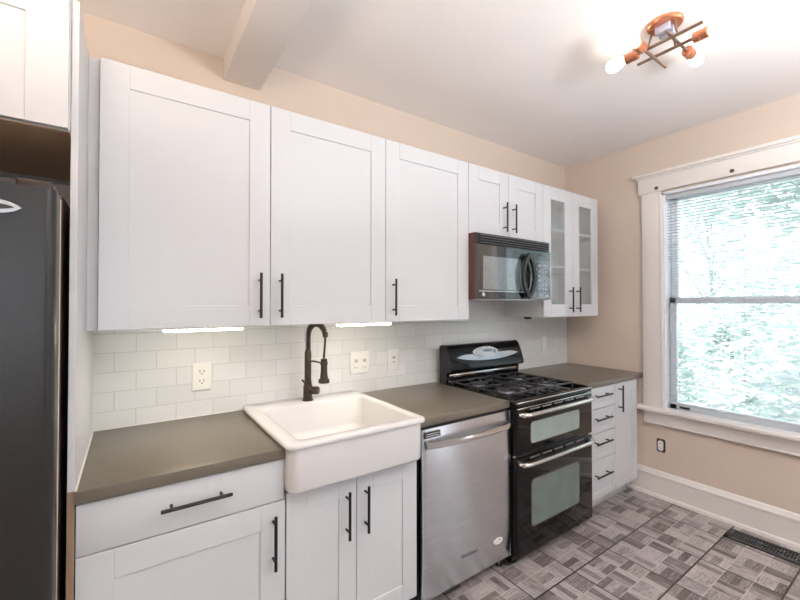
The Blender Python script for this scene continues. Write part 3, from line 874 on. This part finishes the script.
oven_door('upper_oven_door', .616, .8705, uw, OVENWIN)
lw = []
base = rrect(2.068, .338, .465, .246, .022)
for x, z in base:
    if z > .40: z += .034 * (1 - ((x - 2.068) / .2325) ** 2)
    lw.append((x, z))
oven_door('lower_oven_door', .075, .604, lw, OVENWIN2)
MB().box(RX0 + .004, RX1 - .004, -.670, -.650, .604, .616, .001).build('door_gap_trim', CHROME, rg)

# ================================================================== microwave
MX0, MX1, MZ0, MZ1 = 1.690, 2.4215, 1.474, 1.8745
mw = thing('microwave', (2.055, -.2, MZ0), 'black over-the-range microwave with pointed oval handle', 'microwave')
MB().box(MX0, MX1, -.405, -.012, MZ0, MZ1, .003).build('case', CASEB, mw)
def fy_(x):    # gently bowed front
    u = (x - MX0) / (MX1 - MX0) * 2 - 1
    return -.420 - .005 * (1 - u * u)
def bowed(x0, x1, z0, z1, off, n=16, back=-.404):
    m = MB(); t = bmesh.new(); rows = []
    for k in range(n + 1):
        x = x0 + (x1 - x0) * k / n; y = fy_(x) - off
        rows.append([t.verts.new((x, y, z0)), t.verts.new((x, y, z1)), t.verts.new((x, back, z1)), t.verts.new((x, back, z0))])
    for A, B in zip(rows, rows[1:]):
        for k in range(4): t.faces.new((A[k], A[(k + 1) % 4], B[(k + 1) % 4], B[k]))
    t.faces.new(rows[0][::-1]); t.faces.new(rows[-1]); bmesh.ops.recalc_face_normals(t, faces=t.faces); m._merge(t); return m
dr = bowed(MX0 + .001, 2.225, MZ0 + .002, 1.803, .000).build('door', MICRODOOR, mw)
bowed(1.745, 2.090, 1.532, 1.735, .0012, back=-.41).build('window', MICROWIN, dr, label='meshed viewing window')
bowed(MX0 + .020, 2.150, 1.520, 1.525, .0022, back=-.41).build('door_line', GREYK, dr, label='thin pale outline under the window')
cpn = bowed(2.228, MX1 - .001, MZ0 + .002, 1.803, .000).build('control_panel', MICRODOOR, mw)
def key(x, z, w, h):
    MB().box(x - w, x + w, fy_(x) - .0018, fy_(x) + .003, z - h, z + h, .001).build('key', GREYK, cpn, label='small pale key mark')
for r_ in range(5):
    for c_ in range(3): key(2.288 + c_ * .040, 1.665 - r_ * .030, .010, .005)
for x, z, w in ((2.29, 1.705, .014), (2.35, 1.705, .018), (2.31, 1.505, .022), (2.375, 1.50, .016)): key(x, z, w, .007)
bowed(2.275, 2.395, 1.735, 1.770, .0012, back=-.41).build('display', paint('display_glass', (0.05, 0.07, 0.075), .1, coat=1), cpn)
gr = bowed(MX0 + .001, MX1 - .001, 1.806, MZ1 - .001, -.010).build('vent_grille', BLACKS, mw)
m = MB()
for k in range(4):
    z = 1.813 + k * .0155
    t = bmesh.new(); rows = []
    for j in range(17):
        x = MX0 + .035 + (MX1 - MX0 - .05) * j / 16; y = fy_(x)
        rows.append([t.verts.new((x, y - .000, z)), t.verts.new((x, y - .004, z + .002)), t.verts.new((x, y + .002, z + .0062)), t.verts.new((x, y + .010, z + .004))])
    for A, B in zip(rows, rows[1:]):
        for q in range(4): t.faces.new((A[q], A[(q + 1) % 4], B[(q + 1) % 4], B[q]))
    t.faces.new(rows[0][::-1]); t.faces.new(rows[-1]); bmesh.ops.recalc_face_normals(t, faces=t.faces); m._merge(t)
m.build('louvres', paint('louvre_grey', (0.17, 0.17, 0.18), .3, coat=.3), gr)
hx_ = 2.145; hy = fy_(hx_)
m = MB().prism(lens(hx_, 1.628, .072, .150, 18), 'y', hy - .034, hy - .016, hole=lens(hx_, 1.628, .044, .118, 18))
m.box(hx_ - .010, hx_ + .010, hy - .02, hy + .002, 1.485, 1.510, .003).box(hx_ - .010, hx_ + .010, hy - .02, hy + .002, 1.746, 1.771, .003)
m.build('handle', BLACKS, dr, label='pointed oval ring handle', smooth=40)
MB().cyl((1.748, fy_(1.748) - .003, 1.502), (1.748, fy_(1.748) + .002, 1.502), .013, n=24, bev=.001).build('badge', SILVER, dr, label='small round silver badge')
MB().box(MX0 + .02, MX1 - .02, -.40, -.03, MZ0 - .004, MZ0 + .002, .001).build('base_plate', ALU, mw)

# ================================================================== refrigerator
fr = thing('refrigerator', (-.535, -.4, 0), 'black pebbled refrigerator with oval badge at the left', 'refrigerator')
QX0, QX1 = -.912, -.154
MB().box(QX0, QX1 - .001, -.672, -.055, .02, 1.742, .004).build('body', FRIDGEC, fr, label='dark brown-black case side')
def fdoor(x0, x1, hx_):
    m = MB()
    m.prism([(x0, -.702), (x0, -.748)] + [(x0 + .022 * (1 - math.cos(R(a))), -.748 - .022 * math.sin(R(a))) for a in (30, 60, 90)] + [(x1 - .022 * (1 - math.cos(R(a))), -.748 - .022 * math.sin(R(a))) for a in (90, 60, 30)] + [(x1, -.748), (x1, -.702)], 'z', .09, 1.728)
    d = m.build('door', FRIDGEB, fr, smooth=40)
    MB().box(x0 + .004, x1 - .0010, -.702, -.672, .095, 1.722).build('gasket', GASKET, d, smooth=0, label='pale door gasket')
    MB().tube([(hx_, -.77, .75), (hx_, -.815, .78), (hx_, -.822, 1.1), (hx_, -.815, 1.42), (hx_, -.77, 1.45)], .013, 12).build('handle', BLACKM, d)
    return d
XM = -.575
fdoor(QX0, XM - .003, XM - .045)
rd = fdoor(XM + .003, QX1, XM + .045)
MB().prism(lens(-.262, 1.671, .0165, .046, vertical=False), 'y', -.776, -.767, bev=0).build('badge', SILVER, rd, label='silver oval badge')
MB().prism(lens(-.262, 1.671, .0065, .034, vertical=False), 'y', -.7775, -.770).build('badge_inlay', DARKH, rd)
for a, b in ((-.232, -.163), (-.905, -.836)):
    MB().box(a, b, -.750, -.690 + .05, 1.727, 1.752, .006, 3).build('hinge_cover', FRIDGEC, fr)
MB().box(QX0 + .02, QX1 - .02, -.70, -.68, .02, .085).build('toe_grille', BLACKS, fr, smooth=0)

# ================================================================== small fittings
def strip_light(x0, x1, label):
    r = thing('under_cabinet_light', ((x0 + x1) / 2, -.315, UZ0 - .012), label, 'light', 'under cabinet light bars')
    MB().box(x0, x1, -.334, -.292, UZ0 - .006, UZ0, .002).build('housing', PLATE, r)
    MB().box(x0 + .003, x1 - .003, -.332, -.294, UZ0 - .015, UZ0 - .006, .003).build('diffuser', LEDM, r)
    return r
strip_light(.104, .396, 'lit light bar under the leftmost wall cabinet')
strip_light(.838, 1.145, 'lit light bar under the cabinet above the sink faucet')
pk = MB().lathe([(.0, -.018), (.022, -.018), (.030, -.008), (.030, 0)], (2.505, -.165, UZ0)).build('puck_light', BLACKS)
tag(pk, 'small dark puck light under the glass-door cabinet', 'light')

MARKM = paint('pale_grey_mark', (0.42, 0.42, 0.40), .5)
YT = -.0092
def duplex(x, z, label):
    r = thing('wall_outlet', (x, YT, z), label, 'outlet')
    MB().box(x - .041, x + .041, YT - .007, YT, z - .065, z + .065, .003, 3).build('cover_plate', PLATE, r)
    for dz in (-.022, .022):
        f = MB().prism(rrect(x, z + dz, .036, .033, .012), 'y', YT - .0095, YT - .006).build('socket', PLATE, r)
        m = MB().box(x - .010, x - .007, YT - .0102, YT - .009, z + dz - .002, z + dz + .009).box(x + .007, x + .010, YT - .0102, YT - .009, z + dz - .002, z + dz + .009)
        m.cyl((x, YT - .0102, z + dz - .009), (x, YT - .009, z + dz - .009), .003, n=10)
        m.build('slot', DARKH, f, smooth=0)
    return r
duplex(.281, 1.101, 'white duplex outlet on the tiles above the left worktop')
r = thing('light_switch', (1.129, YT, 1.096), 'white double wall plate on the tiles right of the faucet', 'switch')
MB().box(1.064, 1.194, YT - .007, YT, 1.031, 1.161, .003, 3).build('cover_plate', PLATE, r)
for xx in (1.101, 1.157):
    f = MB().box(xx - .017, xx + .017, YT - .0105, YT - .006, 1.062, 1.130, .002).build('rocker', PLATE, r)
    MB().box(xx - .010, xx + .010, YT - .0112, YT - .010, 1.098, 1.116).build('switch_mark', MARKM, f, smooth=0)
    MB().box(xx - .012, xx + .012, YT - .0112, YT - .010, 1.066, 1.070).build('switch_mark', MARKM, f, smooth=0)
r = thing('light_switch', (1.368, YT, 1.095), 'white single wall plate on the tiles left of the stove', 'switch')
MB().box(1.324, 1.412, YT - .007, YT, 1.028, 1.162, .003, 3).build('cover_plate', PLATE, r)
f = MB().box(1.350, 1.386, YT - .0105, YT - .006, 1.060, 1.130, .002).build('rocker', PLATE, r)
MB().box(1.358, 1.378, YT - .0112, YT - .010, 1.100, 1.116).build('switch_mark', MARKM, f, smooth=0)
MB().box(1.358, 1.378, YT - .0112, YT - .010, 1.078, 1.084).build('switch_mark', MARKM, f, smooth=0)
r = thing('light_switch', (2.92, YT, 1.105), 'white wall plate on the tiles in the far corner by the window', 'switch')
MB().box(2.885, 2.957, YT - .006, YT, 1.045, 1.165, .003, 3).build('cover_plate', PLATE, r)
MB().box(2.906, 2.936, YT - .009, YT - .005, 1.072, 1.138, .002).build('rocker', PLATE, r)
# uncovered outlet on the window wall
r = thing('wall_outlet', (XR, -.768, .388), 'uncovered outlet in a dark box under the window', 'outlet')
def ypr(m, outline, x0, x1): m.prism(outline, 'x', x0, x1); return m
ypr(MB(), rrect(-.768, .388, .058, .100, .014), XR - .002, XR - .0002).build('box_hole', DARKH, r)
ypr(MB(), rrect(-.768, .388, .034, .070, .010), XR - .012, XR - .001).build('receptacle', PLATE, r)
for dz in (-.044, .044): MB().box(XR - .005, XR - .001, -.779, -.757, .388 + dz - .006, .388 + dz + .006, .001).build('mounting_ear', SILVER, r)
m = MB()
for dz in (-.016, .016):
    for dy in (-.006, .006): m.box(XR - .0127, XR - .0115, -.768 + dy - .0012, -.768 + dy + .0012, .388 + dz - .004, .388 + dz + .005)
m.build('slot', DARKH, r, smooth=0)

# floor register
VX0, VX1, VYa, VYb = 3.045, 3.190, -1.560, -1.198
r = thing('floor_register', ((VX0 + VX1) / 2, (VYa + VYb) / 2, 0), 'black slotted floor register beside the baseboard', 'vent')
m = MB()
m.box(VX0, VX0 + .024, VYa, VYb, 0, .006, .002).box(VX1 - .024, VX1, VYa, VYb, 0, .006, .002).box(VX0, VX1, VYa, VYa + .024, 0, .006, .002).box(VX0, VX1, VYb - .024, VYb, 0, .006, .002)
m.box(VX0 + .07, VX0 + .076, VYa + .02, VYb - .02, 0, .005)
m.build('frame', BLACKS, r)
m = MB(); n = 22
for k in range(n):
    y = VYb - .030 - k * (VYb - VYa - .06) / (n - 1)
    m.box(VX0 + .02, VX1 - .02, y - .0035, y + .0035, .0005, .005, .0008, 1, rot=Matrix.Rotation(R(18), 3, 'X'))
m.build('slat', CAST, r)
MB().box(VX0 + .01, VX1 - .01, VYa + .01, VYb - .01, .0002, .0012).build('duct', paint('duct_black', (0.004, 0.004, 0.004), .9), r, smooth=0)

# ================================================================== ceiling lamp
lx, ly = 1.955, -1.318
cl = thing('ceiling_lamp', (lx, ly, ZC), 'copper ceiling lamp of crossed rods with four lit bulbs', 'lamp')
MB().lathe([(.070, 0), (.070, -.010), (.064, -.016), (.030, -.018), (.0, -.018)], (lx, ly, ZC)).build('canopy', COPPER, cl)
m = MB().box(lx - .030, lx - .008, ly - .03, ly + .03, ZC - .050, ZC - .016, .004).box(lx + .010, lx + .034, ly - .03, ly + .03, ZC - .050, ZC - .016, .004)
m.build('driver_box', paint('lilac_grey_box', (0.42, 0.42, 0.52), .5), cl, label='grey boxes under the canopy')
ZR = 2.605
stems = [(1.932, -1.375), (2.020, -1.335), (1.935, -1.255)]
for sx, sy in stems:
    MB().cyl((sx, sy, ZR - .004), (lx + (sx - lx) * .7, ly + (sy - ly) * .7, ZC - .014), .0045, n=10).build('stem', RODM, cl)
def arm(p, d, L0, L1, sock):
    """rod along d from p-L0 .. p+L1 with copper socket and bulb at the +end"""
    p = Vector(p); d = Vector(d)
    a = MB().cyl(p - d * L0, p + d * L1, .0068, n=12, bev=.001).build('rod', RODM, cl)
    s0 = p + d * L1
    sk_ = MB().lathe([(.011, -.005), (.0225, 0), (.0225, .052), (.019, .055), (.012, .055)], s0, d).build('socket', COPPER, a)
    prof = [(.0125, .046), (.0135, .054), (.017, .064), (.024, .080), (.0295, .098), (.031, .112), (.028, .126), (.020, .137), (.010, .143), (0, .145)]
    MB().lathe(prof, s0, d, 20).build('bulb', BULBM, sk_, label='lit glass bulb')
arm((1.932, -1.30, ZR), (0, 1, 0), .165, .085, 1)
arm((2.020, -1.30, ZR), (0, -1, 0), .125, .105, 1)
arm((1.98, -1.347, ZR + .012), (1, 0, 0), .095, .135, 1)
arm((1.98, -1.253, ZR - .012), (-1, 0, 0), .150, .090, 1)

# ================================================================== outside
structure(MB().box(3.45, 26, -18, 14, -.75, -.70).build('garden_lawn', LAWN, smooth=0), 'lawn outside the window', 'lawn')
def tree(x, y, h, rad, seed, label, n=4200, size=.19):
    rnd = random.Random(seed)
    r = thing('garden_tree', (x, y, -.70), label, 'tree', 'trees outside the window')
    m = MB().tube([(x, y, -.70), (x + .05, y, h * .3), (x, y + .1, h * .62)], .06, 10, radii=[.045, .035, .015])
    for k in range(6):
        a = rnd.random() * 2 * PI; m.tube([(x, y, h * (.2 + .06 * k)), (x + rad * .6 * math.cos(a), y + rad * .6 * math.sin(a), h * (.42 + .08 * k))], .02, 6, radii=[.018, .006])
    m.build('trunk', BARK, r)
    t = bmesh.new()
    cl_ = [(Vector((rnd.gauss(0, .42), rnd.gauss(0, .42), rnd.uniform(-.75, .8))), rnd.uniform(.28, .5)) for _ in range(16)]
    for k in range(n):
        c, cr = rnd.choice(cl_)
        v = Vector((rnd.gauss(0, 1), rnd.gauss(0, 1), rnd.gauss(0, 1))).normalized() * cr * rnd.random() ** .4
        p = c + v; p = Vector((x + p.x * rad, y + p.y * rad, -.70 + (h + .70) * (.52 + p.z * .46)))
        s_ = size * rnd.uniform(.6, 1.3)
        q = Matrix.Rotation(rnd.random() * 6.28, 3, 'Z') @ Matrix.Rotation(rnd.uniform(-1.1, 1.1), 3, 'X')
        vs = [t.verts.new(p + q @ Vector(o) * s_) for o in ((-.5, 0, 0), (0, -.28, .05), (.55, 0, 0), (0, .28, .05))]
        t.faces.new(vs)
    m = MB(); m._merge(t); m.build('foliage', LEAF, r, smooth=0)
tree(8.4, -4.6, 5.4, 1.7, 3, 'tall leafy tree at the right in the window view')
tree(8.2, -1.2, 5.0, 1.55, 5, 'tall leafy tree at the middle of the window view', n=4800)
tree(12.2, 1.6, 6.4, 1.9, 11, 'pale leafy tree farther off at the left of the window view', n=4800)
for k, (x, y) in enumerate(((5.6, -4.1), (5.7, -1.9), (6.0, .3))):
    tree(x, y, 1.55, .68, 20 + k, ('low garden bush in front of the right tree', 'low garden bush in front of the middle tree', 'low garden bush at the left below the pale tree')[k], n=1500, size=.12)
tree(9.4, .45, 1.7, .80, 31, 'garden bush below the pale tree, farther off than the other bushes', n=2400, size=.13)
